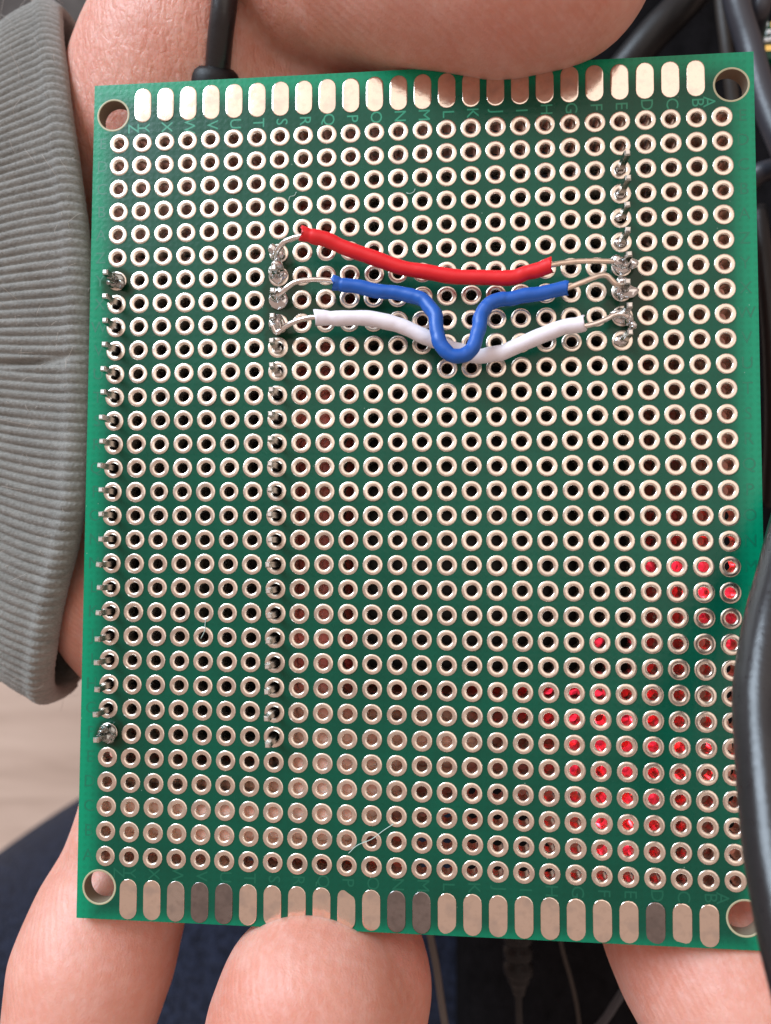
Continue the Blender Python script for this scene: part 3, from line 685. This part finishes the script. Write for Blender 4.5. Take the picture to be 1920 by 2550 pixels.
# navy trouser leg under the hands
A = at(0, 2121, -150); B = at(173, 2014, -150); u = (B-A)/np.linalg.norm(B-A); nrm = np.array([u[1], -u[0], 0])
LR = 85.0; Cc = A+nrm*(LR)*1.0; Cc[2] = -150-30
Pn = [Cc+u*s for s in np.linspace(-260, 420, 60)]
seg = 72; V = []
for ii, c_ in enumerate(Pn):
    for k in range(seg):
        a = 2*math.pi*k/seg; wv_ = 1.5*math.sin(ii*.55+2*math.sin(a*2))+1.0*math.sin(a*5+ii*.8)
        V.append(c_+(LR+wv_)*(math.cos(a)*nrm+math.sin(a)*np.array([0, 0, .9])))
F = [(i*seg+k, i*seg+(k+1) % seg, (i+1)*seg+(k+1) % seg, (i+1)*seg+k) for i in range(len(Pn)-1) for k in range(seg)]
mesh_obj('trousers', V, F, M_NAVY, person, True)

# ------------------------------------------------------------------ things round the board
def rope(name, label, cat, path, r, mt, group=None, seg=18, n=10):
    V, F = tube(catmull(path, n), r, seg); o = mesh_obj(name, V, F, mt, None, True); return tag(o, label, cat, group)
# black cable with moulded plug behind the board, over the wrist
V, F = tube(catmull([at(575, -260, 2), at(560, -10, 0), at(549, 90, -1.5), at(542, 175, -3.4), at(538, 240, -5)], 10), 1.4, 20)
usb = tag(mesh_obj('plug_cable', V, F, M_CABLE, None, True), 'black cable with a moulded plug running up over the wrist behind the board', 'cable')
pc = np.array(at(538, 196, -4.2)); dirn = np.array(at(538, 300, -6.0))-pc; dirn /= np.linalg.norm(dirn)
V, F = tube([pc-dirn*1.0, pc-dirn*.6, pc, pc+dirn*1.0, pc+dirn*9], [2.0, 2.5, 2.75, 2.85, 2.9], 24); mesh_obj('plug', V, F, M_BLACKP, usb, True)

# thick cable in front of the right edge of the board
fe = [(2010, 1060, -1), (1945, 1230, 2), (1892, 1427, 4.6), (1857, 1558, 6.8), (1835, 1689, 8.8), (1831, 1768, 10), (1837, 1886, 12), (1847, 2017, 14), (1861, 2148, 16), (1884, 2279, 18), (1904, 2377, 19.5), (1950, 2560, 22)]
fp = [(px+2.2*FOC/(78.4-z), py, z) for px, py, z in fe]
rope('thick_cable', 'thick black cable bending in front of the right edge of the green board', 'cable', [at(*p) for p in fp], 2.2, M_CABLE, n=12)

# dark fabric bag under the right half
def bagz(x, y):
    return -64-6*math.sin(x*.045+1)*math.cos(y*.035)-.012*max(0, 40-x)**2*.3
x0 = 9
V = []; nxs, nys = 70, 90
o = sheet('cable_bag', 5, 230, -190, 230, nxs, nys, lambda x, y: -92-4*math.sin(x*.05+y*.02)-3*math.sin(y*.06+2)-10*math.exp(-(x-5)/5), M_BLACKF)
tag(o, 'black fabric bag lying under the cables at the right of the board', 'bag')
sm = o.modifiers.new('thickness', 'SOLIDIFY'); sm.thickness = .012; sm.offset = -1
# dark upholstery seen past the cuff at the top left
o = sheet('sofa_seat', -420, 20, 92, 620, 40, 40, lambda x, y: -130-18*math.exp(-(y-92)/14.0)-3*math.sin(x*.03)*math.sin(y*.025), M_SOFA)
tag(o, 'dark grey sofa seat showing past the top of the cuff', 'sofa')
sm = o.modifiers.new('thickness', 'SOLIDIFY'); sm.thickness = .09; sm.offset = -1

# cables at the top right
Z = -42
rope('loose_cable', 'blue-grey sheened black cable running down past the top right corner of the board', 'cable', [at(1800, -200, -30), at(1833, 0, -30), at(1866, 114, -30), at(1903, 250, -29), at(1950, 370, -28), at(2010, 500, -30)], 1.75, M_CABLE2)
rope('loose_cable', 'dark flat cable slanting down behind the thumb tip', 'cable', [at(1850, -170, -44), at(1705, 5, -42), at(1628, 85, -42), at(1540, 190, -44), at(1400, 360, -50)], 2.7, M_LOOSE)
rope('loose_cable', 'thin black cable beside the slanting one above the board', 'cable', [at(1830, -90, -46), at(1745, 5, -46), at(1690, 60, -47), at(1620, 130, -48), at(1540, 230, -52)], 1.0, M_LOOSE)
rope('loose_cable', 'dark brown cable going straight down behind the board near its right corner', 'cable', [at(1780, -200, -38), at(1795, 0, -38), at(1810, 125, -38), at(1830, 300, -40)], .95, M_BROWNC)
rope('loose_cable', 'black cable above the small green circuit board', 'cable', [at(1915, -160, -32), at(1895, 0, -32), at(1885, 50, -34), at(1870, 130, -42)], 1.5, M_CABLE2)
rope('loose_cable', 'grey cable crossing sideways at the right edge of the photo', 'cable', [at(1780, 560, -40), at(1870, 452, -34), at(1910, 425, -33), at(1990, 418, -33), at(2080, 440, -34)], 1.5, M_CABLE2)
rope('loose_cable', 'black cable running down close beside the right edge of the board', 'cable', [at(1890, 520, -30), at(1905, 680, -27), at(1920, 860, -26), at(1925, 1060, -27), at(1915, 1260, -30)], 1.1, M_LOOSE)
# cables below the board
rope('loose_cable', 'thin grey cable hanging down between the fingers below the board', 'cable', [at(1040, 2150, -34), at(1072, 2330, -34), at(1087, 2409, -34), at(1098, 2486, -34), at(1112, 2570, -34), at(1140, 2700, -36)], .52, M_GREYC)
rope('loose_cable', 'very thin dark cable below the middle of the board', 'cable', [at(1380, 2270, -45), at(1402, 2370, -45), at(1422, 2440, -45), at(1439, 2520, -46), at(1450, 2640, -50)], .3, M_BROWNC)
rope('loose_cable', 'dark grey cable curving beside the right fingertip', 'cable', [at(1640, 2330, -46), at(1575, 2430, -42), at(1535, 2495, -42), at(1488, 2560, -43), at(1400, 2640, -46)], .62, M_CABLE2)
pl = [at(1288, 2280, -38), at(1290, 2360, -38), at(1291, 2430, -38), at(1292, 2475, -38)]
V, F = tube(catmull([at(1291, 2470, -38), at(1292, 2520, -38), at(1296, 2600, -39), at(1304, 2720, -42)], 8), .55, 14)
rel = tag(mesh_obj('plug_cable', V, F, M_LOOSE, None, True), 'black plug with a ribbed strain relief pointing down below the board', 'cable')
pp = np.array([np.array(pl[0])+(np.array(pl[-1])-np.array(pl[0]))*f for f in np.linspace(0, 1, 30)])
V, F = tube(pp, [2.2 if (q % 6) < 4 and q < 22 else 1.7 if q < 25 else 1.3-.1*(q-25) for q in range(30)], 20); mesh_obj('strain_relief', V, F, M_BLACKP, rel, True)

# small green circuit board at the right edge
sb = bpy.data.objects.new('small_circuit_board', None); COL.objects.link(sb); tag(sb, 'small green circuit board with gold contacts at the top right edge', 'circuit board')
c = at(1960, 98, -40); sb.location = Vector(c)*MM
def loc_(px, py): return at(px, py, -40)-c
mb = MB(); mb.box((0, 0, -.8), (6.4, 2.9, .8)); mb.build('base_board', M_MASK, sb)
for px, py in ((1882, 77), (1916, 120), (1930, 62)):
    x, y, _ = loc_(px, py); mb = MB(); mb.box((x, y, .05), (.62, .45, .05)); mb.build('contact', M_GOLD, sb)
for px, py in ((1894, 91), (1912, 84), (1906, 104), (1919, 102), (1903, 66), (1925, 88)):
    x, y, _ = loc_(px, py); mb = MB(); mb.box((x, y, .3), (.34, .28, .3)); mb.build('chip', M_WHITEC, sb)

# a few lint fibres on the board
M_LINT = mat('pale_lint', (.45, .62, .58), .6)
def lint(label, l, z=.16, r=.035):
    V, F = tube(catmull([at(px, py, z+.1*math.sin(i*2)) for i, (px, py) in enumerate(l)], 6), r, 6); o = mesh_obj('lint_fibre', V, F, M_LINT, None, True); tag(o, label, 'lint', 'lint fibres on the board')
lint('long pale lint fibre lying across the pads near the lower edge of the board', [(868, 2125), (890, 2105), (925, 2090), (955, 2068), (980, 2052)])
lint('short pale lint fibre standing on a pad at the left of the board', [(500, 1590), (509, 1572), (511, 1552), (514, 1540)])
lint('wispy lint fibre above the left end of the red wire', [(719, 500), (722, 490), (733, 487), (738, 478)])
lint('wispy lint fibre above the middle of the red wire', [(1012, 480), (1020, 482), (1030, 478), (1034, 470)])
